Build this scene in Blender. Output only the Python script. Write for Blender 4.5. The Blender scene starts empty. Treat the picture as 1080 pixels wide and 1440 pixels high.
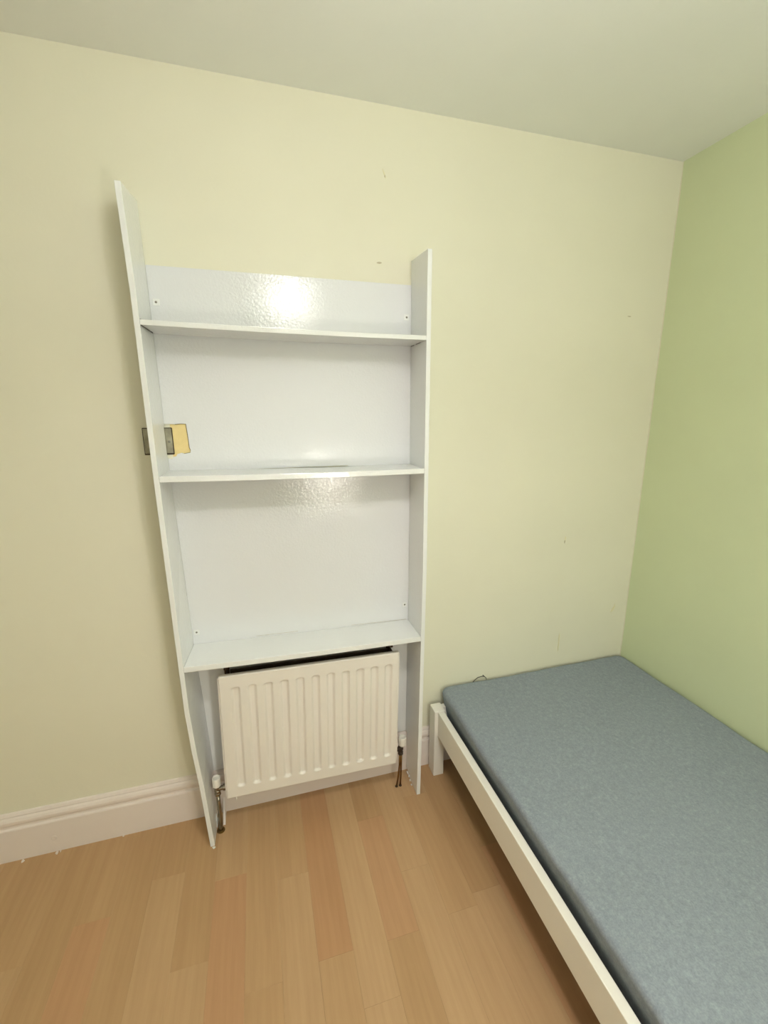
import bpy, bmesh, math, random
from mathutils import Vector, Matrix, noise
random.seed(7)
S = bpy.context.scene
COL = S.collection
# ---------------------------------------------------------------- camera
F_PX, PITCH, YAW, ROLL = 616.7, 0.22538, 0.27846, -0.00405
CAM = Vector((0.0, -1.5137, 1.4909))
def cam_dir(a, b, d):
    cr, sr, cp, sp, cw, sw = math.cos(ROLL), math.sin(ROLL), math.cos(PITCH), math.sin(PITCH), math.cos(YAW), math.sin(YAW)
    x1 = cr*a - sr*b; up = sr*a + cr*b
    y1 = cp*d + sp*up; z = -sp*d + cp*up
    return Vector((cw*x1 + sw*y1, -sw*x1 + cw*y1, z))
cd = bpy.data.cameras.new('camera'); cam = bpy.data.objects.new('camera', cd); COL.objects.link(cam)
X, Y, Z = cam_dir(1, 0, 0), cam_dir(0, 1, 0), -cam_dir(0, 0, 1)
M = Matrix((X, Y, Z)).transposed().to_4x4(); M.translation = CAM
cam.matrix_world = M
cd.sensor_fit = 'VERTICAL'; cd.sensor_height = 36; cd.lens = F_PX/1440*36; cd.clip_start = .02
S.camera = cam
# ---------------------------------------------------------------- light and exposure
w = bpy.data.worlds.new('world'); S.world = w; w.use_nodes = True
w.node_tree.nodes['Background'].inputs[0].default_value = (.8, .85, .9, 1)
w.node_tree.nodes['Background'].inputs[1].default_value = .1
LAMP = Vector((0.21, -1.10, 2.09))
LAMP_STRENGTH = 46
BULB_POWER = 6.4
def area(name, loc, rot, sx, sy, power, col):
    l = bpy.data.lights.new(name, 'AREA'); l.shape = 'RECTANGLE'; l.size = sx; l.size_y = sy; l.energy = power; l.color = col
    o = bpy.data.objects.new(name, l); COL.objects.link(o); o.location = loc; o.rotation_euler = rot; return o
area('back_fill', (.35, -3.2, 1.45), (math.pi/2, 0, 0), 1.9, 1.3, 8, (.95, .97, 1))  # added soft fill from behind the camera; no window stands there
area('bounce_fill', (.6, -2.2, 1.6), (math.pi, 0, 0), .6, .6, 21.5, (.96, 1, 1))  # added fill aimed up, so the ceiling bounce lifts the ambient level
tl = area('low_light', (.53, -2.05, .93), (math.pi/2, 0, 0), .15, .15, 6, (1, .95, .85)); tl.data.shape = 'DISK'  # unseen low source, placed to put a small glint on the back board
S.view_settings.view_transform = 'Standard'; S.view_settings.look = 'None'
S.view_settings.exposure = -0.11; S.view_settings.gamma = 1; S.view_settings.use_curve_mapping = False

# ---------------------------------------------------------------- materials
def lin(c): return tuple(((v/255+.055)/1.055)**2.4 if v > 10 else v/255/12.92 for v in c) + (1,)
class NT:
    def __init__(s, name):
        s.m = bpy.data.materials.new(name); s.m.use_nodes = True; s.t = s.m.node_tree; s.b = s.t.nodes['Principled BSDF']
    def n(s, typ, **kw):
        nd = s.t.nodes.new(typ)
        for k, v in kw.items():
            if k in nd.inputs: nd.inputs[k].default_value = v
            else: setattr(nd, k, v)
        return nd
    def l(s, a, b): s.t.links.new(a, b)
    def coord(s, scale=(1, 1, 1), kind='Object'):
        tc = s.n('ShaderNodeTexCoord'); mp = s.n('ShaderNodeMapping'); mp.inputs['Scale'].default_value = scale
        s.l(tc.outputs[kind], mp.inputs[0]); return mp.outputs[0]
    def noise(s, vec, scale, detail=3, rough=.5):
        nd = s.n('ShaderNodeTexNoise'); nd.inputs['Scale'].default_value = scale; nd.inputs['Detail'].default_value = detail
        nd.inputs['Roughness'].default_value = rough; s.l(vec, nd.inputs['Vector']); return nd.outputs[0]
    def ramp(s, fac, stops):
        r = s.n('ShaderNodeValToRGB'); e = r.color_ramp.elements
        while len(e) < len(stops): e.new(.5)
        for i, (p, c) in enumerate(stops): e[i].position = p; e[i].color = c
        s.l(fac, r.inputs[0]); return r.outputs[0]
    def bump(s, h, strength, dist, prev=None):
        b = s.n('ShaderNodeBump'); b.inputs['Strength'].default_value = strength; b.inputs['Distance'].default_value = dist
        s.l(h, b.inputs['Height'])
        if prev: s.l(prev, b.inputs['Normal'])
        s.l(b.outputs[0], s.b.inputs['Normal']); return b.outputs[0]
def paint(name, rgb, rough, mott=.04, bump=.15, bscale=60, spec=.5, dist=.002, low=0):
    k = NT(name); v = k.coord()
    c = lin(rgb); d = tuple(x*(1-mott) for x in c[:3]) + (1,); u = tuple(min(1, x*(1+mott)) for x in c[:3]) + (1,)
    k.l(k.ramp(k.noise(v, 2.2, 4), [(.3, d), (.7, u)]), k.b.inputs['Base Color'])
    k.b.inputs['Roughness'].default_value = rough; k.b.inputs['Specular IOR Level'].default_value = spec
    p = None
    if low: p = k.bump(k.noise(v, 9, 2), low, .01)
    k.bump(k.noise(v, bscale, 4), bump, dist, p)
    return k.m
M_wall = paint('cream_wall_paint', (231, 228, 206), .62, .02, .25, 90, .35, .001, .03)
M_green = paint('green_wall_paint', (213, 222, 182), .6, .02, .25, 90, .35, .001, .03)
M_ceil = paint('ceiling_paint', (236, 238, 230), .8, .02, .2, 60, .2)
M_shelf = paint('glossy_white_paint', (236, 237, 235), .10, .01, .3, 110, .5, .0012, .04)
M_shelfb = paint('glossy_white_board', (226, 227, 228), .05, .01, .5, 150, .5, .0013, .03)
M_trim = paint('skirting_paint', (234, 223, 215), .35, .02, .2, 70, .45, .001, .05)
M_rad = paint('radiator_enamel', (236, 230, 221), .3, .015, .08, 80, .5, .001)
M_bed = paint('bed_lacquer', (244, 240, 230), .4, .01, .05, 80, .4, .001)
M_valve = paint('painted_valve', (235, 230, 220), .3, .03, .5, 180, .5, .002)
def metal(name, rgb, rough, bump=.1, met=1):
    k = NT(name); v = k.coord(); k.b.inputs['Base Color'].default_value = lin(rgb); k.b.inputs['Metallic'].default_value = met
    c = lin(rgb); k.l(k.ramp(k.noise(v, 40, 4), [(.3, tuple(x*.6 for x in c[:3])+(1,)), (.7, c)]), k.b.inputs['Base Color'])
    k.b.inputs['Roughness'].default_value = rough; k.bump(k.noise(v, 120, 3), bump, .001); return k.m
M_chrome = metal('worn_chrome', (165, 155, 138), .22)
M_brass = metal('dull_brass', (130, 105, 65), .4)
M_copper = metal('aged_copper_pipe', (150, 115, 70), .38)
M_plate = metal('satin_metal_plate', (170, 165, 145), .3)
M_screw = metal('screw_metal', (150, 146, 135), .45)
M_dark = metal('dark_steel', (72, 58, 44), .6, .3, .3)
M_wire = metal('black_wire', (25, 25, 25), .5, .1, 0)
M_bracket = metal('rusty_bracket', (85, 62, 40), .6, .3, .4)
k = NT('socket_plaster'); v = k.coord(); k.l(k.ramp(k.noise(v, 30), [(.3, lin((226, 203, 140))), (.7, lin((238, 216, 155)))]), k.b.inputs['Base Color']); k.b.inputs['Roughness'].default_value = .7; M_plaster = k.m
# laminate: tone per plank from the object's colour, grain along y
k = NT('laminate_wood'); oi = k.n('ShaderNodeObjectInfo')
tc = k.n('ShaderNodeTexCoord'); add = k.n('ShaderNodeVectorMath', operation='ADD'); k.l(tc.outputs['Object'], add.inputs[0])
mul = k.n('ShaderNodeVectorMath', operation='SCALE'); mul.inputs['Scale'].default_value = 37
cmb = k.n('ShaderNodeCombineXYZ'); k.l(oi.outputs['Random'], cmb.inputs[0]); k.l(oi.outputs['Random'], cmb.inputs[1]); k.l(cmb.outputs[0], mul.inputs[0]); k.l(mul.outputs[0], add.inputs[1])
mp = k.n('ShaderNodeMapping'); mp.inputs['Scale'].default_value = (11, .9, 1); k.l(add.outputs[0], mp.inputs[0])
mp2 = k.n('ShaderNodeMapping'); mp2.inputs['Scale'].default_value = (90, 5, 1); k.l(add.outputs[0], mp2.inputs[0])
g1 = k.noise(mp.outputs[0], 2.0, 4, .55)
wv = k.n('ShaderNodeTexWave'); wv.bands_direction = 'X'; wv.inputs['Scale'].default_value = 1.3; wv.inputs['Distortion'].default_value = 9; wv.inputs['Detail'].default_value = 3; wv.inputs['Detail Scale'].default_value = .8
k.l(mp.outputs[0], wv.inputs['Vector'])
g2 = k.noise(mp2.outputs[0], 1.6, 5, .7)
r1 = k.ramp(g1, [(.3, (.90, .88, .86, 1)), (.7, (1.0, 1.0, 1.0, 1))])
r2 = k.ramp(wv.outputs['Fac'], [(.25, (.975, .968, .96, 1)), (.6, (1, 1, 1, 1))])
r3 = k.ramp(g2, [(.35, (.965, .957, .945, 1)), (.6, (1, 1, 1, 1))])
def mulc(a, b):
    m = k.n('ShaderNodeMix', data_type='RGBA', blend_type='MULTIPLY'); m.inputs['Factor'].default_value = 1
    k.l(a, m.inputs['A']); k.l(b, m.inputs['B']); return m.outputs['Result']
k.l(mulc(mulc(mulc(oi.outputs['Color'], r1), r2), r3), k.b.inputs['Base Color'])
k.b.inputs['Roughness'].default_value = .42; k.b.inputs['Specular IOR Level'].default_value = .4
k.bump(g2, .06, .001); M_floor = k.m
# heathered grey sheet
k = NT('grey_jersey_sheet'); v = k.coord()
mpx = k.coord((1, .8, 1))
f1 = k.noise(v, 260, 2, .6); f2 = k.noise(mpx, 90, 5, .75); f3 = k.noise(v, 3, 2)
c1 = k.ramp(f2, [(.3, lin((139, 147, 156))), (.55, lin((151, 160, 168))), (.75, lin((165, 174, 181)))])
c2 = k.ramp(f1, [(.35, (.84, .84, .85, 1)), (.65, (1, 1, 1, 1))])
m = k.n('ShaderNodeMix', data_type='RGBA', blend_type='MULTIPLY'); m.inputs['Factor'].default_value = 1; k.l(c1, m.inputs['A']); k.l(c2, m.inputs['B'])
k.l(m.outputs['Result'], k.b.inputs['Base Color']); k.b.inputs['Roughness'].default_value = .95; k.b.inputs['Specular IOR Level'].default_value = .15
p = k.bump(f3, .25, .01); k.bump(f1, .5, .0015, p); M_sheet = k.m

# ---------------------------------------------------------------- helpers
def obj(name, bm, mat, parent=None, smooth=False, bevel=0, seg=2, kind=None, loc=None):
    me = bpy.data.meshes.new(name); bmesh.ops.recalc_face_normals(bm, faces=bm.faces); bm.to_mesh(me); bm.free()
    o = bpy.data.objects.new(name, me); COL.objects.link(o); me.materials.append(mat)
    if smooth:
        for p in me.polygons: p.use_smooth = True
    if bevel:
        b = o.modifiers.new('bevel', 'BEVEL'); b.width = bevel; b.segments = seg; b.limit_method = 'ANGLE'; b.angle_limit = .6
    if parent: o.parent = parent
    if loc: o.location = loc
    if kind: o['kind'] = kind
    return o
def thing(name, label, cat, loc=(0, 0, 0), group=None):
    o = bpy.data.objects.new(name, None); COL.objects.link(o); o.location = loc; o.empty_display_size = .05
    o['label'] = label; o['category'] = cat
    if group: o['group'] = group
    return o
def tag(o, label, cat): o['label'] = label; o['category'] = cat; return o
def box(bm, x0, x1, y0, y1, z0, z1):
    vs = [bm.verts.new((x, y, z)) for x in (x0, x1) for y in (y0, y1) for z in (z0, z1)]
    for f in ((0, 1, 3, 2), (4, 6, 7, 5), (0, 4, 5, 1), (2, 3, 7, 6), (0, 2, 6, 4), (1, 5, 7, 3)): bm.faces.new([vs[i] for i in f])
def bx(*a): bm = bmesh.new(); box(bm, *a); return bm
def loft(bm, rings, cap=True):
    R = [[bm.verts.new(p) for p in r] for r in rings]; n = len(R[0])
    for a, b in zip(R, R[1:]):
        for i in range(n): bm.faces.new((a[i], a[(i+1) % n], b[(i+1) % n], b[i]))
    if cap: bm.faces.new(R[0]); bm.faces.new(R[-1])
def prism_x(bm, prof, x0, x1): loft(bm, [[(x0, y, z) for y, z in prof], [(x1, y, z) for y, z in prof]])
def tube(bm, pts, rad, n=12):
    pts = [Vector(p) for p in pts]; rads = rad if isinstance(rad, (list, tuple)) else [rad]*len(pts); rings = []
    for i, p in enumerate(pts):
        d = (pts[min(i+1, len(pts)-1)] - pts[max(i-1, 0)]).normalized()
        q = d.to_track_quat('Z', 'Y'); rings.append([tuple(p + q @ Vector((math.cos(t)*rads[i], math.sin(t)*rads[i], 0))) for t in (2*math.pi*j/n for j in range(n))])
    loft(bm, rings)
def lathe(bm, c, prof, axis='Z', n=24, ngon=None):
    n = ngon or n; rings = []
    for r, h in prof:
        ring = []
        for j in range(n):
            t = 2*math.pi*j/n; a, b = r*math.cos(t), r*math.sin(t)
            ring.append({'Z': (c[0]+a, c[1]+b, c[2]+h), 'Y': (c[0]+a, c[1]+h, c[2]+b), 'X': (c[0]+h, c[1]+a, c[2]+b)}[axis])
        rings.append(ring)
    loft(bm, rings)

# ---------------------------------------------------------------- room shell
W, H = 1.607, 2.40
XL, YB = -1.75, -3.25
obj('wall_back', bx(XL-.1, W+.1, 0, .1, -.02, H), M_wall, kind='structure')
obj('wall_right', bx(W, W+.1, YB-.1, 0, -.02, H), M_green, kind='structure')
obj('wall_left', bx(XL-.1, XL, YB-.1, 0, -.02, H), M_wall, kind='structure')
obj('wall_front', bx(XL, W, YB-.1, YB, -.02, H), M_wall, kind='structure')
obj('ceiling', bx(XL-.1, W+.1, YB-.1, .1, H, H+.1), M_ceil, kind='structure')
wb = bpy.data.objects['wall_back']
# small flakes and scars on the cream wall, each a raised or sunken blob
def blob(name, x, z, w_, h_, mat, y=0, t=.0012, parent=wb, rot=0, seed=0):
    rnd = random.Random(seed); bm = bmesh.new(); n = 9; fr, bk = [], []
    for j in range(n):
        a = 2*math.pi*j/n; r = .7+.5*rnd.random(); dx, dz = math.cos(a)*w_*.5*r, math.sin(a)*h_*.5*r
        dx, dz = dx*math.cos(rot)-dz*math.sin(rot), dx*math.sin(rot)+dz*math.cos(rot)
        bk.append((x+dx, y, z+dz)); fr.append((x+dx*.8, y-t, z+dz*.8))
    loft(bm, [bk, fr]); return obj(name, bm, mat, parent)
M_scar = paint('bare_plaster', (188, 178, 148), .8, .1)
M_fill = paint('filler_patch', (232, 226, 190), .55, .02, .3, 120)
blob('wall_chip', 1.234, .946, .006, .015, M_scar, seed=1)
blob('wall_chip', 1.236, .961, .006, .02, M_fill, seed=2)
blob('wall_chip', 1.439, 1.851, .02, .004, M_scar, seed=3, t=.0006)
blob('wall_chip', .437, 2.219, .005, .03, M_fill, seed=4, rot=.4)
blob('wall_chip', .44, 2.21, .003, .008, M_scar, seed=5)
blob('wall_chip', .419, 1.962, .018, .006, M_scar, seed=6, t=.0005)
blob('wall_drip', 1.25, .475, .006, .1, M_fill, seed=8, t=.003)
blob('wall_chip', 1.532, .60, .01, .05, M_fill, seed=9, t=.003, rot=-.5)
# cream cut-in line in the corner over the green paint
bm = bmesh.new(); pts = []
for i in range(41):
    z = .3 + (H-.3)*i/40; pts.append((z, .004+.0035*noise.noise(Vector((0, 0, z*9)))))
loft(bm, [[(W-.0006, 0, z), (W-.0006, -wd, z), (W+.001, -wd, z), (W+.001, 0, z)] for z, wd in pts])
obj('paint_line', bm, M_wall, bpy.data.objects['wall_right'])

# floor: laminate strips lying towards the wall, each its own piece
fl = obj('floor', bx(XL-.1, W+.1, YB-.1, .1, -.03, -.009), metal('underlay', (70, 50, 35), .9, 0, 0), kind='structure')
TAN = [(196, 161, 121), (193, 157, 116), (190, 154, 113), (198, 163, 123), (189, 153, 112)]
RED = [(194, 151, 112), (191, 148, 108), (195, 154, 115)]
seams = [-.028 + .0982*i for i in range(-18, 18)]
known = {0: [-.332, -.95], 1: [-.588, -1.2], 3: [-.20, -.594, -1.15], 5: [-.15, -.58, -1.2], -1: [-.605, -1.25], 2: [-.72], 4: [-.42, -.98], -2: [-.28, -.86], -3: [-.5, -1.1], -4: [-.22, -.75], -5: [-.62, -1.2], -6: [-.3]}
redset = {(1, 0), (3, 1), (-2, 1), (-5, 1), (-6, 1), (-4, 2)}
rnd = random.Random(3)
base_cache = {}
for i in range(-18, 17):
    x0 = max(-.028 + .0985*i, XL); x1 = min(x0 + .0985 if x0 > XL else -.028+.0985*(i+1), W)
    if x1 - x0 < .01: continue
    ys = [0.0] + known.get(i, [-.15-.5*rnd.random()])
    while ys[-1] > YB + .35: ys.append(ys[-1] - .5 - .25*rnd.random())
    ys[-1] = YB
    for j, (a, b) in enumerate(zip(ys, ys[1:])):
        g = .00008; cx, cy = (x0+x1)/2, (a+b)/2; hx, hy = (x1-x0)/2-g, (a-b)/2-g
        bm = bmesh.new(); e = .00025
        loft(bm, [[(-hx, -hy, -.008), (hx, -hy, -.008), (hx, hy, -.008), (-hx, hy, -.008)],
                  [(-hx, -hy, -e), (hx, -hy, -e), (hx, hy, -e), (-hx, hy, -e)],
                  [(-hx+e, -hy+e, 0), (hx-e, -hy+e, 0), (hx-e, hy-e, 0), (-hx+e, hy-e, 0)]])
        o = obj('plank', bm, M_floor, fl, loc=(cx, cy, 0))
        c = rnd.choice(RED) if ((i, j) in redset or (abs(i) > 6 and rnd.random() < .2)) else rnd.choice(TAN)
        o.color = lin(c)

# skirting
SK = [(0, 0), (-.018, 0), (-.018, .121), (-.0165, .1245), (-.0115, .127), (-.0105, .133), (-.014, .138), (-.0165, .145), (-.0165, .153), (-.0135, .161), (-.009, .166), (-.0095, .170), (-.006, .178), (0, .1795)]
def skirt(name, p0, p1, nrm):
    bm = bmesh.new(); p0, p1 = Vector(p0), Vector(p1); n = Vector(nrm)
    loft(bm, [[tuple(p - n*0 + n*(-y) + Vector((0, 0, z))) for y, z in SK] for p in (p0, p1)])
    return obj(name, bm, M_trim, kind='structure')
skb = skirt('baseboard_back', (XL, 0, 0), (W-.018, 0, 0), (0, -1, 0))
skirt('baseboard_right', (W, 0, 0), (W, YB, 0), (-1, 0, 0))
skirt('baseboard_left', (XL, -.018, 0), (XL, YB, 0), (1, 0, 0))
skirt('baseboard_front', (XL+.018, YB, 0), (W-.018, YB, 0), (0, 1, 0))
bm = bmesh.new(); lathe(bm, (-.764, -.018, .058), [(.009, 0), (.009, -.0012), (.0065, -.0022), (.005, -.0014), (.001, -.0014)], 'Y', 16); obj('nail_plug', bm, M_trim, skb, smooth=True)
for (x, y, s, sd) in ((-.761, -.026, .010, 1), (-.861, -.026, .009, 2), (-.752, -.022, .006, 3), (-.556, -.02, .006, 4)):
    bm = bmesh.new(); r_ = random.Random(sd); n = 6
    ring = [(x+math.cos(t)*s*.55*(.6+.6*r_.random()), y+math.sin(t)*s*.9*(.6+.6*r_.random())) for t in (2*math.pi*j/n for j in range(n))]
    loft(bm, [[(a, b, .0001) for a, b in ring], [(a*.8+x*.2, b*.8+y*.2, .003) for a, b in ring]]); obj('paint_chip', bm, M_trim, skb)

# ---------------------------------------------------------------- shelving unit
D = .152
sh = thing('shelving_unit', 'tall glossy white open shelving unit with uneven uprights built over the radiator', 'shelf', (.13, -.076, 0))
INV = Matrix.Translation((-.13, .076, 0))
def sobj(name, bm, mat, parent=sh, **k):
    if parent is sh: bmesh.ops.transform(bm, matrix=INV, verts=bm.verts)
    return obj(name, bm, mat, parent, **k)
def interp(tab, z):
    if z <= tab[0][0]: return tab[0][1]
    for (a, u), (b, v) in zip(tab, tab[1:]):
        if z <= b: return u + (v-u)*(z-a)/(b-a)
    return tab[-1][1]
LF = [(0, -.250), (.247, -.263), (.39, -.274), (.55, -.282), (.81, -.2845), (1.35, -.289), (1.8, -.290), (2.05, -.2955)]  # outer x of the front edge
LB = [(0, -.245), (.4, -.257), (.58, -.265), (.72, -.272), (.81, -.273), (1.31, -.285), (1.9, -.288), (2.05, -.29)]     # outer x at the wall (+.0145 = inner)
RF = [(0, .535), (.95, .545), (1.966, .544)]
T = .0145
def upright(front, back, top_f, top_b, yback, zlist):
    """thin board: yback(z) gives the rear edge"""
    bm = bmesh.new(); rings = []
    for z in zlist:
        u = z/zlist[-1]; zf = z if z < zlist[-1] else top_f; zb = z if z < zlist[-1] else top_b
        yb = yback(z); xf = interp(front, zf); xk = interp(back, zb); f = (yb + D)/D; xb = xf + (xk-xf)*f
        rings.append([(xf, -D, zf), (xf+T, -D, zf), (xb+T, yb, zb), (xb, yb, zb)])
    loft(bm, rings); return bm
def yb_left(z):
    if z < .004: return -.096
    if z < .016: return -.088
    if z < .03: return -.082
    if z < .045: return -.060
    if z < .07: return -.040
    if z < .183: return -.0195
    if 1.354 <= z <= 1.45: return -.011
    return -.0012
zl = [0, .0041, .012, .0161, .0301, .0451, .07, .12, .1825, .1835, .25, .39, .55, .70, .81, 1.1, 1.353, 1.355, 1.449, 1.451, 1.8, 2.0, 2.046]
sobj('upright', upright(LF, LB, 2.046, 2.062, yb_left, zl), M_shelf, bevel=.0012)
def yb_right(z): return -.062 if z < .004 else (-.045 if z < .02 else (-.0195 if z < .183 else -.0012))
zr = [0, .0041, .012, .0201, .05, .12, .1825, .1835, .5, .95, 1.4, 1.8, 1.966]
sobj('upright.001', upright([(a, b-T) for a, b in RF], [(a, b-T) for a, b in RF], 1.966, 1.975, yb_right, zr), M_shelf, bevel=.0012)
def xin(z, y, side):
    f = (y + D)/D
    if side == 'L': return interp(LF, z) + (interp(LB, z)-interp(LF, z))*f + T
    return interp(RF, z) - T
PY = -.005   # face of the back panel
for name, zL, zR, t in (('shelf', 1.716, 1.708, .0135), ('shelf', 1.296, 1.288, .017), ('shelf', .689, .672, .0185)):
    bm = bmesh.new(); e = .0003
    # slight sag in the middle, built in nine stations
    rings = []
    for i in range(9):
        u = i/8; z = zL + (zR-zL)*u - .003*math.sin(math.pi*u)
        xf = (xin(zL, -D, 'L')+e)*(1-u) + (xin(zR, -D, 'R')-e)*u; xb = (xin(zL, PY, 'L')+e)*(1-u) + (xin(zR, PY, 'R')-e)*u
        rings.append([(xf, -D+.0005, z), (xb, PY-.0002, z), (xb, PY-.0002, z+t), (xf, -D+.0005, z+t)])
    loft(bm, rings); o = sobj(name, bm, M_shelf, bevel=.0012)
# dark hairline gaps where shelves meet the boards
def crack(pts, r=.0007, m=None): bm = bmesh.new(); tube(bm, pts, r, 5); sobj('joint_gap', bm, m or M_dark)
crack([(-.2745, -.15, 1.7305), (-.272, -.13, 1.7315), (-.2705, -.10, 1.7305)], .0006)
crack([(-.2735, -.146, 1.7155), (-.2715, -.10, 1.7150), (-.2705, -.06, 1.7152)], .0011)
crack([(-.270, -.05, 1.7152), (-.2695, -.03, 1.7148)], .0016)
crack([(.5285, -.10, 1.7075), (.5285, -.06, 1.7077)], .0010)
crack([(.5285, -.04, 1.7077), (.5285, -.01, 1.7077)], .0012)
crack([(-.05, -.0056, .7065), (.06, -.0056, .7035), (.10, -.0056, .7030)], .0004, M_scar)
crack([(.30, -.0056, .6975), (.52, -.0056, .6915)], .0005, M_scar)
crack([(-.2582, -.0056, .72), (-.2598, -.0056, .77), (-.2615, -.0056, .90)], .0006)
# back boards
def panel(zs, holes=None):
    """front skin as a lofted thin slab between the two uprights; zs list of (zleft, zright)"""
    bm = bmesh.new(); rings = []
    for zl_, zr_ in zs:
        a, b = xin(zl_, 0, 'L')+.0003, xin(zr_, 0, 'R')-.0003
        rings.append([(a, PY, zl_), (b, PY, zr_), (b, -.0004, zr_), (a, -.0004, zl_)])
    loft(bm, rings); return bm
sobj('back_panel', panel([(1.7245, 1.7165), (1.82, 1.82), (1.901, 1.901)]), M_shelfb)
sobj('back_panel', panel([(.7015, .6845), (.9, .9), (1.1, 1.1), (1.2985, 1.2905)]), M_shelfb)
sobj('back_panel', panel([(.1815, .1815), (.3, .3), (.5, .5), (.6925, .6755)]), M_shelf)
# middle board has the ragged cut-out around the switch plate
bm = bmesh.new(); zb_, zt_ = (1.3085, 1.3005), (1.7190, 1.7110)
L0, L1 = xin(1.31, 0, 'L')+.0003, xin(1.71, 0, 'L')+.0003; R0, R1 = xin(1.31, 0, 'R')-.0003, xin(1.71, 0, 'R')-.0003
HL = xin(1.40, 0, 'L')+.0003
edge = [(HL+.012, 1.3475), (HL+.0145, 1.354), (HL+.024, 1.356), (HL+.028, 1.363), (HL+.040, 1.3665), (HL+.0475, 1.364), (HL+.0660, 1.367), (HL+.0672, 1.375), (HL+.0645, 1.382), (HL+.0632, 1.42), (HL+.0610, 1.4555), (HL+.045, 1.456), (HL+.030, 1.4545), (HL+.012, 1.456)]
HX1 = HL + .0672
def quad(x0, x1, za0, za1, zb0, zb1):
    """column of the board between x0 and x1, lower edge za0..za1, upper edge zb0..zb1"""
    loft(bm, [[(x0, PY, za0), (x1, PY, za1), (x1, -.0004, za1), (x0, -.0004, za0)], [(x0, PY, zb0), (x1, PY, zb1), (x1, -.0004, zb1), (x0, -.0004, zb0)]])
def zlo(x): return zb_[0] + (zb_[1]-zb_[0])*(x-L0)/(R0-L0)
def zhi(x): return zt_[0] + (zt_[1]-zt_[0])*(x-L1)/(R1-L1)
low = [(HL-.001, 1.350), (HL+.006, 1.349)] + edge[:7] + [(HX1, 1.372)]
for (xa, za), (xb, zb) in zip(low, low[1:]): quad(xa, xb, zlo(xa), zlo(xb), za, zb)
top = [(HL-.001, 1.456), (HL+.012, 1.456), (HL+.030, 1.4545), (HL+.045, 1.456), (HL+.0610, 1.4555)]
for (xa, za), (xb, zb) in zip(top, top[1:]): quad(xa, xb, za, zb, 1.47, 1.47)
# right of the hole with its slightly leaning cut edge
rg = [(HX1, 1.372), (HL+.0645, 1.382), (HL+.0632, 1.42), (HL+.0610, 1.4555)]
loft(bm, [[(x, PY, z), (.30, PY, z), (.30, -.0004, z), (x, -.0004, z)] for x, z in [(HX1, zlo(HX1)), (HX1, 1.366)] + rg + [(HX1-.006, 1.47)]])
loft(bm, [[(xa, PY, z0), (xb, PY, z1), (xb, -.0004, z1), (xa, -.0004, z0)] for xa, xb, z0, z1 in ((.2999, R0, zlo(.3), zb_[1]), (.2999, R0, 1.4, 1.4), (.2999, R0, 1.47, 1.47))])
loft(bm, [[(xin(z0, 0, 'L')+.0003, PY, z0), (xb, PY, z1), (xb, -.0004, z1), (xin(z0, 0, 'L')+.0003, -.0004, z0)] for xb, z0, z1 in ((R0, 1.4699, 1.4699), (R1, 1.6, 1.6), (R1, zt_[0], zt_[1]))])
quad(L0, HL-.001, zb_[0], zb_[0], zlo(0)*0+1.350, 1.350)
sobj('back_panel', bm, M_shelfb)
# chipped paint lip round the hole
bm = bmesh.new(); tube(bm, [(x, PY-.0003, z) for x, z in edge[5:-1]], .0006, 5); sobj('cut_edge', bm, M_bracket)
# corner fixing plates with their screws
for x, z in ((-.2555, 1.803), (-.243, .751), (.513, 1.800), (.513, .755)):
    bm = bmesh.new(); box(bm, x-.0095, x+.0095, PY-.0022, PY-.0001, z-.0095, z+.0095); fp = sobj('fixing_plate', bm, M_shelf, bevel=.001)
    bm = bmesh.new(); lathe(bm, (x-.13, PY-.0022+.076, z), [(.0032, 0), (.0034, -.0006), (.0026, -.0016), (.0008, -.0016)], 'Y', 12); so = obj('screw', bm, M_screw, fp, smooth=True)
# fixing scar on the left upright and stray filler marks
for (y, z, w_, h_) in ((-.114, 1.990, .004, .016), (-.110, 1.962, .004, .012)):
    x = interp(LF, z)+T; bm = bmesh.new(); n = 8
    ring = [(y+math.cos(t)*w_/2, z+math.sin(t)*h_/2) for t in (2*math.pi*j/n for j in range(n))]
    loft(bm, [[(x+.0002, a, b) for a, b in ring], [(x+.0012, a*.6+y*.4, b*.6+z*.4) for a, b in ring]]); sobj('nail_scar', bm, M_screw)
# white peeling drips at the feet of the boards
def drip(name, pts, r, mat): bm = bmesh.new(); tube(bm, pts, r, 7); sobj(name, bm, mat)
drip('peeling_paint', [(-.233, -.080, .030), (-.2325, -.066, .045), (-.232, -.062, .018), (-.2325, -.086, .006)], [.001, .003, .0035, .001], M_shelf)
drip('peeling_paint', [(-.243, -.156, .001), (-.238, -.160, .002), (-.234, -.157, .001)], [.002, .004, .002], M_shelf)
for i, (y, z) in enumerate(((-.062, .012), (-.078, .004), (-.10, .0015), (-.052, .022))):
    drip('peeling_paint', [(.5195-.002*i % 3, y, z+.001), (.5165, y-.006, z*.5+.001)], [.0028, .0016], M_shelf)
# triangular filler strip between skirting and floor by the left pipe
bm = bmesh.new(); prism_x(bm, [(-.0185, 0), (-.076, 0), (-.072, .006), (-.0185, .066)], -.2125, -.2045); sobj('floor_wedge', bm, M_trim)

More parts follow.
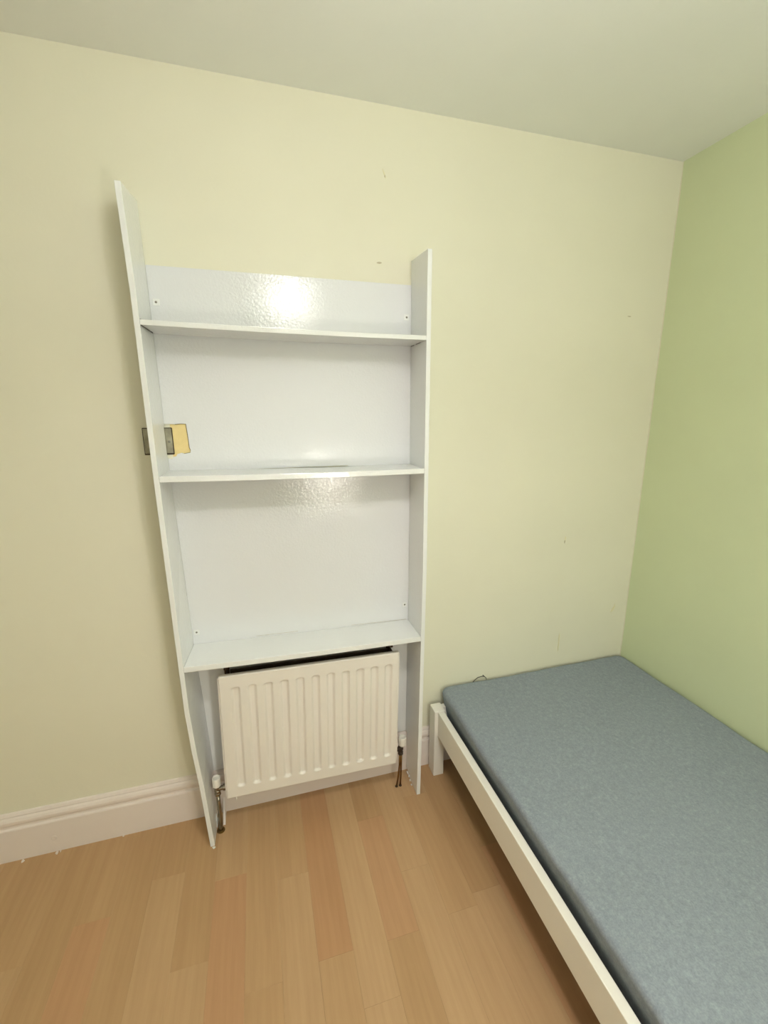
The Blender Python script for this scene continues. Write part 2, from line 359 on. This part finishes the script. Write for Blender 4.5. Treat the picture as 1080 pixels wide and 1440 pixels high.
# ---------------------------------------------------------------- switch plate
sp = thing('wall_switch_plate', 'small satin metal switch plate half hidden behind the left upright of the white shelves', 'switch', (-.293, 0, 1.402))
def pobj(name, bm, mat, parent, org, **k): bmesh.ops.translate(bm, verts=bm.verts, vec=-Vector(org)); return obj(name, bm, mat, parent, **k)
o_ = (-.293, 0, 1.402)
bm = bmesh.new(); box(bm, -.3355, -.2505, -.0048, -.0002, 1.362, 1.445); pobj('base_rim', bm, M_dark, sp, o_, bevel=.003)
bm = bmesh.new(); box(bm, -.333, -.253, -.0068, -.0048, 1.3665, 1.4425); pobj('face_plate', bm, M_plate, sp, o_, bevel=.0025)
bm = bmesh.new(); lathe(bm, (-.2615, -.0068, 1.402), [(.0042, 0), (.004, -.001), (.0022, -.0018), (.0012, -.0006), (.0004, -.0006)], 'Y', 14); pobj('screw', bm, M_screw, sp, o_, smooth=True)
# bare cream patch seen in the cut-out is the wall itself with older paint
bm = bx(-.256, -.20, -.0012, .0005, 1.355, 1.458); obj('old_paint_patch', bm, M_plaster, wb)

# ---------------------------------------------------------------- radiator
RX0, RX1, RZ0, RZ1, RYF = -.180, .450, .145, .628, -.120
RC = Vector(((RX0+RX1)/2, -.06, (RZ0+RZ1)/2))
rad = thing('radiator', 'white fluted panel radiator on the wall beneath the lowest shelf', 'radiator', tuple(RC))
rad.rotation_euler = (0, math.radians(1.15), 0)
def robj(name, bm, mat, parent=rad, **k): 
    if parent is rad: bmesh.ops.translate(bm, verts=bm.verts, vec=-RC)
    return obj(name, bm, mat, parent, **k)
NF, FX0, FP = 11, -.1285, .0539
ZT, ZB_ = .5845, .186
def depth(x, z):
    j = round((x-FX0)/FP); j = max(0, min(NF-1, j)); dx = (x-(FX0+j*FP))
    hw = .0155
    sx = max(0, 1-(dx/hw)**2); sx = sx*sx*(3-2*sx)
    # half-round ends, steeper than the flanks
    zc = math.sqrt(max(0, 1-(dx/hw)**2))*.012
    dz = min((ZT-.012+zc)-z, z-(ZB_+.012-zc))
    t = max(0, min(1, dz/.0038)); sz = t*t*(3-2*t)
    return .0095*min(1, sx*1.25)*sz
xs = [RX0 + .003 + (RX1-RX0-.006)*i/208 for i in range(209)]
zs = []
z = RZ0+.003
while z < RZ1-.003:
    zs.append(z); z += .0022 if (z < ZB_+.03 or z > ZT-.03) else .016
zs.append(RZ1-.003)
bm = bmesh.new(); G = [[bm.verts.new((x, RYF+depth(x, zz), zz)) for x in xs] for zz in zs]
for a, b in zip(G, G[1:]):
    for i in range(len(xs)-1): bm.faces.new((a[i], a[i+1], b[i+1], b[i]))
# rolled edges
ring = [G[0][i] for i in range(len(xs))] + [G[j][-1] for j in range(1, len(zs))] + [G[-1][i] for i in range(len(xs)-2, -1, -1)] + [G[j][0] for j in range(len(zs)-2, 0, -1)]
cx_, cz_ = (RX0+RX1)/2, (RZ0+RZ1)/2
def off(v, d, y):
    x, zz = v.co.x, v.co.z
    if x <= xs[0]+1e-5: x -= d
    if x >= xs[-1]-1e-5: x += d
    if zz <= zs[0]+1e-5: zz -= d
    if zz >= zs[-1]-1e-5: zz += d
    return (x, y, zz)
prev = ring
for d, y in ((.0018, RYF+.0008), (.003, RYF+.0035), (.003, RYF+.016), (.001, RYF+.018)):
    cur = [bm.verts.new(off(v, d, y)) for v in ring]
    for i in range(len(ring)):
        bm.faces.new((prev[i], prev[(i+1) % len(ring)], cur[(i+1) % len(ring)], cur[i]))
    prev = cur
bm.faces.new(prev)
robj('front_panel', bm, M_rad, smooth=True)
# welded seam rim behind the panel sides
robj('side_seam', bx(RX0-.004, RX0+.004, RYF+.006, RYF+.010, RZ0+.01, RZ1-.008), M_rad, bevel=.001)
robj('side_seam', bx(RX1-.004, RX1+.004, RYF+.006, RYF+.010, RZ0+.01, RZ1-.008), M_rad, bevel=.001)
robj('rear_panel', bx(RX0+.032, RX1-.022, -.041, -.035, RZ0+.01, RZ1-.024), M_dark, bevel=.002)
# convector fins: folded sheet on the back
bm = bmesh.new(); pts = []; n = 30
x = RX0+.04
while x < RX1-.05:
    pts += [(x, -.1015), (x+.006, -.045), (x+.015, -.045), (x+.021, -.1015)]; x += .027
fr = [[(px, py, zz) for px, py in pts] for zz in (RZ0+.05, RZ1-.035)]
A_ = [bm.verts.new(p) for p in fr[0]]; B_ = [bm.verts.new(p) for p in fr[1]]
for i in range(len(A_)-1): bm.faces.new((A_[i], A_[i+1], B_[i+1], B_[i]))
fo = robj('convector_fins', bm, M_dark); sm = fo.modifiers.new('s', 'SOLIDIFY'); sm.thickness = .0008
for x in (RX0+.020, RX1-.012):
    bm = bmesh.new(); box(bm, x-.009, x+.009, -.020, -.0175, RZ0+.10, RZ1+.006); box(bm, x-.002, x+.002, -.101, -.0175, RZ1-.05, RZ1-.02); box(bm, x-.002, x+.002, -.101, -.0175, RZ0+.10, RZ0+.13)
    box(bm, x-.007, x+.006, -.060, -.020, RZ1-.012, RZ1+.004)
    b_ = robj('wall_bracket', bm, M_bracket, bevel=.0008)
bm = bmesh.new(); tube(bm, [(RX0+.030, RYF+.008, RZ0+.002), (RX0+.031, RYF+.004, RZ0-.006), (RX0+.030, RYF+.002, RZ0-.014)], [.003, .0026, .0014], 8); robj('paint_drip', bm, M_rad, smooth=True)

# ---------------------------------------------------------------- valves and pipes
v1 = thing('radiator_valve', 'chrome radiator valve with white cap at the left end of the radiator', 'valve', (-.218, -.09, 0))
o1 = (-.218, -.09, 0)
bm = bmesh.new(); lathe(bm, (-.218, -.09, .190), [(.0125, 0), (.0145, .003), (.0145, .030), (.0135, .034), (.0128, .035), (.012, .0345), (.0105, .031), (.002, .031)], 'Z', 24); pobj('cap', bm, M_valve, v1, o1, smooth=False)
bm = bmesh.new(); lathe(bm, (-.218, -.09, .160), [(.0075, 0), (.0105, .003), (.0105, .012), (.009, .0135), (.0085, .024), (.0125, .0255), (.0125, .030)], 'Z', 20)
lathe(bm, (-.218, -.09, .178), [(.008, .006), (.008, .020), (.0115, .021), (.0115, .030), (.006, .031), (.006, .037)], 'X', 16); pobj('body', bm, M_chrome, v1, o1, smooth=False)
bm = bmesh.new(); lathe(bm, (-.218, -.09, .150), [(.0100, 0), (.0115, .002), (.0115, .011), (.0095, .013)], 'Z', ngon=6); pobj('nut', bm, M_chrome, v1, o1, bevel=.0008)
bm = bmesh.new(); tube(bm, [(-.218, -.09, .151), (-.2175, -.091, .11), (-.217, -.093, .06), (-.2185, -.0945, .012), (-.219, -.095, .0)], .0070, 14); pobj('pipe', bm, M_chrome, v1, o1, smooth=True)
bm = bmesh.new(); lathe(bm, (-.219, -.095, 0), [(.014, 0), (.0135, .003), (.008, .0042)], 'Z', 18); pobj('floor_collar', bm, M_brass, v1, o1)
v2 = thing('radiator_valve', 'radiator valve with paint-covered white head and twin thin copper pipes, near the bed', 'valve', (.478, -.09, 0))
o2 = (.478, -.09, 0)
bm = bmesh.new(); lathe(bm, (.479, -.09, .190), [(.0115, 0), (.0150, .004), (.0165, .008), (.0175, .026), (.0165, .036), (.0145, .040), (.0125, .0395), (.0115, .036), (.002, .0355)], 'Z', 9); pobj('head', bm, M_valve, v2, o2, bevel=.0012)
bm = bmesh.new(); lathe(bm, (.472, -.09, .150), [(.009, 0), (.0110, .002), (.0110, .012), (.0080, .014), (.0080, .022), (.0115, .024), (.0115, .034), (.009, .038), (.009, .042)], 'Z', ngon=8)
lathe(bm, (.472, -.09, .176), [(.0085, -.004), (.0085, -.018), (.0060, -.019), (.0060, -.024)], 'X', 12); pobj('body', bm, M_dark, v2, o2, bevel=.0006)
for a, b in ((.4685, .4555), (.4755, .4715)):
    bm = bmesh.new(); tube(bm, [(a, -.09, .152), (a-.0005, -.0895, .10), (a*.6+b*.4, -.0895, .05), (b, -.09, .0)], .0036, 10); pp = pobj('pipe', bm, M_copper, v2, o2, smooth=True)
    bm = bmesh.new(); lathe(bm, (b, -.09, 0), [(.0062, 0), (.006, .002), (.0038, .003)], 'Z', 12); bmesh.ops.translate(bm, verts=bm.verts, vec=(-.478, .09, 0)); obj('floor_collar', bm, M_dark, pp)

# ---------------------------------------------------------------- bed
BX0, BX1, BY0, BY1 = .633, 1.600, -.030, -2.00
ZR, ZRB = .303, .194
bed = thing('bed_frame', 'white low single bed frame along the green wall', 'bed', ((BX0+BX1)/2, (BY0+BY1)/2, 0))
ob = ((BX0+BX1)/2, (BY0+BY1)/2, 0)
for px, py in ((BX0-.014, BY0-.055), (BX1-.045, BY0-.055), (BX0-.014, BY1), (BX1-.045, BY1)):
    pobj('leg', bx(px, px+.045, py, py+.055, 0, ZR+.002), M_bed, bed, ob, bevel=.0025)
pobj('side_rail', bx(BX0, BX0+.026, BY1+.0555, BY0-.0555, ZRB, ZR), M_bed, bed, ob, bevel=.002)
pobj('side_rail', bx(BX1-.026, BX1, BY1+.0555, BY0-.0555, ZRB, ZR), M_bed, bed, ob, bevel=.002)
pobj('end_rail', bx(BX0+.0315, BX1-.0455, BY0-.026, BY0-.004, ZRB, ZR-.003), M_bed, bed, ob, bevel=.002)
pobj('end_rail', bx(BX0+.0315, BX1-.0455, BY1+.004, BY1+.026, ZRB, ZR-.003), M_bed, bed, ob, bevel=.002)
pobj('slat_ledge', bx(BX0+.0265, BX0+.046, BY1+.06, BY0-.06, .196, .214), M_bed, bed, ob)
pobj('slat_ledge', bx(BX1-.046, BX1-.0265, BY1+.06, BY0-.06, .196, .214), M_bed, bed, ob)
M_slat = metal('pine_slat', (190, 155, 105), .7, .1, 0)
for i in range(16):
    y = BY0-.09 - i*.118
    pobj('slat', bx(BX0+.0275, BX1-.0275, y-.03, y+.03, .2145, .2245), M_slat, bed, ob)
# mattress in its fitted sheet: rounded box, softly uneven
MX0, MX1, MY0, MY1, MZ0, MZ1 = .6655, 1.600, -.0085, -1.955, .2250, .364
def mattress():
    bm = bmesh.new(); nx, ny = 90, 150
    hx, hy = (MX1-MX0)/2, (MY0-MY1)/2; cx, cy = (MX0+MX1)/2, (MY0+MY1)/2; hz = (MZ1-MZ0)/2; cz = (MZ0+MZ1)/2
    rc = .040; re = .020
    # perimeter path (rounded rectangle) and profile up the side, then inset rings
    def per(n, inset):
        pts = []; r = max(rc-inset, .004); ax, ay = hx-inset-r, hy-inset-r
        for qx, qy, a0 in ((1, 1, 0), (-1, 1, 90), (-1, -1, 180), (1, -1, 270)):
            for k_ in range(9):
                t = math.radians(a0+k_*90/8); pts.append((qx*ax+r*math.cos(t), qy*ay+r*math.sin(t)))
        # densify the straight runs
        out = []
        for (p, q_), m_ in zip(zip(pts, pts[1:]+pts[:1]), range(len(pts))):
            out.append(p)
            if m_ % 9 == 8:
                L = 70 if (m_//9) in (1, 3) else 36
                for s in range(1, L): out.append((p[0]+(q_[0]-p[0])*s/L, p[1]+(q_[1]-p[1])*s/L))
        return out
    prof = [(.012, -hz), (.003, -hz+.006)] + [(0, -hz+.014+(2*hz-.014-re)*i/6) for i in range(7)]
    for i in range(1, 9):
        t = i*math.pi/16; prof.append((re*(1-math.cos(t)), hz-re+re*math.sin(t)))
    prof += [(re+.004+i*i*.0045, hz) for i in range(0, 10)]
    def wob(x, y, z):
        n1 = noise.noise(Vector((x*5, y*5, z*5)))*.003; n2 = noise.noise(Vector((x*17+3, y*9, z*12)))*.0014
        return n1+n2
    rings = []
    for ins, zz in prof:
        r = []
        for (x, y) in per(0, ins):
            d = wob(x, y, zz); top = max(0, (zz+hz)/(2*hz)); nx_, ny_ = x/hx, y/hy
            side = 1 if ins < re else 0
            # sheet pulled in near the bottom of the side
            pull = .026*(1-top) 
            sx = -pull*(1 if x > 0 else -1) if abs(nx_) > .9 else 0
            sx += (d if x < 0 else -abs(d))*.9*side if abs(nx_) > .9 else 0
            sy = (-abs(d) if y > 0 else d)*.6*side if abs(ny_) > .95 else 0
            r.append((cx+x+sx, cy+y+sy, cz+zz+(d*1.3 if zz > 0 else 0)))
        rings.append(r)
    R = [[bm.verts.new(p) for p in r] for r in rings]; n = len(R[0])
    for a, b in zip(R, R[1:]):
        for i in range(n): bm.faces.new((a[i], a[(i+1) % n], b[(i+1) % n], b[i]))
    bm.faces.new(R[0])
    c = bm.faces.new(R[-1]); 
    return bm
mo = obj('mattress', mattress(), M_sheet, smooth=True)
tag(mo, 'mattress in a grey-blue heathered fitted sheet on the white bed', 'mattress')
# loose dark wire poking up behind the mattress
bm = bmesh.new(); tube(bm, [(.822, -.0035, .345), (.834, -.0035, .358), (.850, -.0040, .3695), (.868, -.0045, .3725), (.880, -.0045, .370), (.889, -.0045, .363), (.892, -.004, .352)], .0013, 6)
tube(bm, [(.873, -.0045, .378), (.880, -.0045, .3705), (.884, -.0045, .367)], .0016, 6)
tag(obj('loose_wire', bm, M_wire, smooth=True), 'thin black loop of wire at the wall above the mattress edge', 'wire')

# ---------------------------------------------------------------- ceiling pendant (above the frame)
k = NT('lit_lampshade'); k.b.inputs['Base Color'].default_value = (.9, .88, .82, 1); k.b.inputs['Emission Color'].default_value = (1, .98, .94, 1)
tx = k.n('ShaderNodeTexNoise'); tx.inputs['Scale'].default_value = 60
mr = k.n('ShaderNodeMapRange'); mr.inputs['To Min'].default_value = LAMP_STRENGTH*.9; mr.inputs['To Max'].default_value = LAMP_STRENGTH*1.1
k.l(tx.outputs[0], mr.inputs[0]); k.l(mr.outputs[0], k.b.inputs['Emission Strength']); M_shade = k.m
pd = thing('pendant_lamp', 'small white drum pendant lampshade hanging from the ceiling', 'lamp', (LAMP.x, LAMP.y, H))
op = (LAMP.x, LAMP.y, H)
bm = bmesh.new(); n = 32
loft(bm, [[(LAMP.x+r*math.cos(2*math.pi*j/n), LAMP.y+r*math.sin(2*math.pi*j/n), LAMP.z+h) for j in range(n)] for r, h in ((.051, -.075), (.053, -.075), (.053, .075), (.051, .075))], cap=False)
pobj('lamp_shade', bm, M_shade, pd, op, smooth=False)
bm = bmesh.new(); lathe(bm, (LAMP.x, LAMP.y, LAMP.z+.02), [(.016, 0), (.019, .004), (.019, .045), (.012, .055), (.004, .058)], 'Z', 20); pobj('bulb_holder', bm, M_valve, pd, op)
bm = bmesh.new(); tube(bm, [(LAMP.x, LAMP.y, LAMP.z+.07), (LAMP.x, LAMP.y, H-.02)], .003, 8); pobj('cord', bm, M_valve, pd, op)
bm = bmesh.new(); lathe(bm, (LAMP.x, LAMP.y, H-.03), [(.01, 0), (.038, .008), (.042, .030)], 'Z', 24); pobj('ceiling_rose', bm, M_valve, pd, op)
bl = bpy.data.lights.new('pendant_bulb', 'AREA'); bl.shape = 'DISK'; bl.size = .094; bl.energy = BULB_POWER; bl.color = (1, .975, .93)
bo = bpy.data.objects.new('pendant_bulb', bl); COL.objects.link(bo); bo.location = (LAMP.x, LAMP.y, LAMP.z-.050)
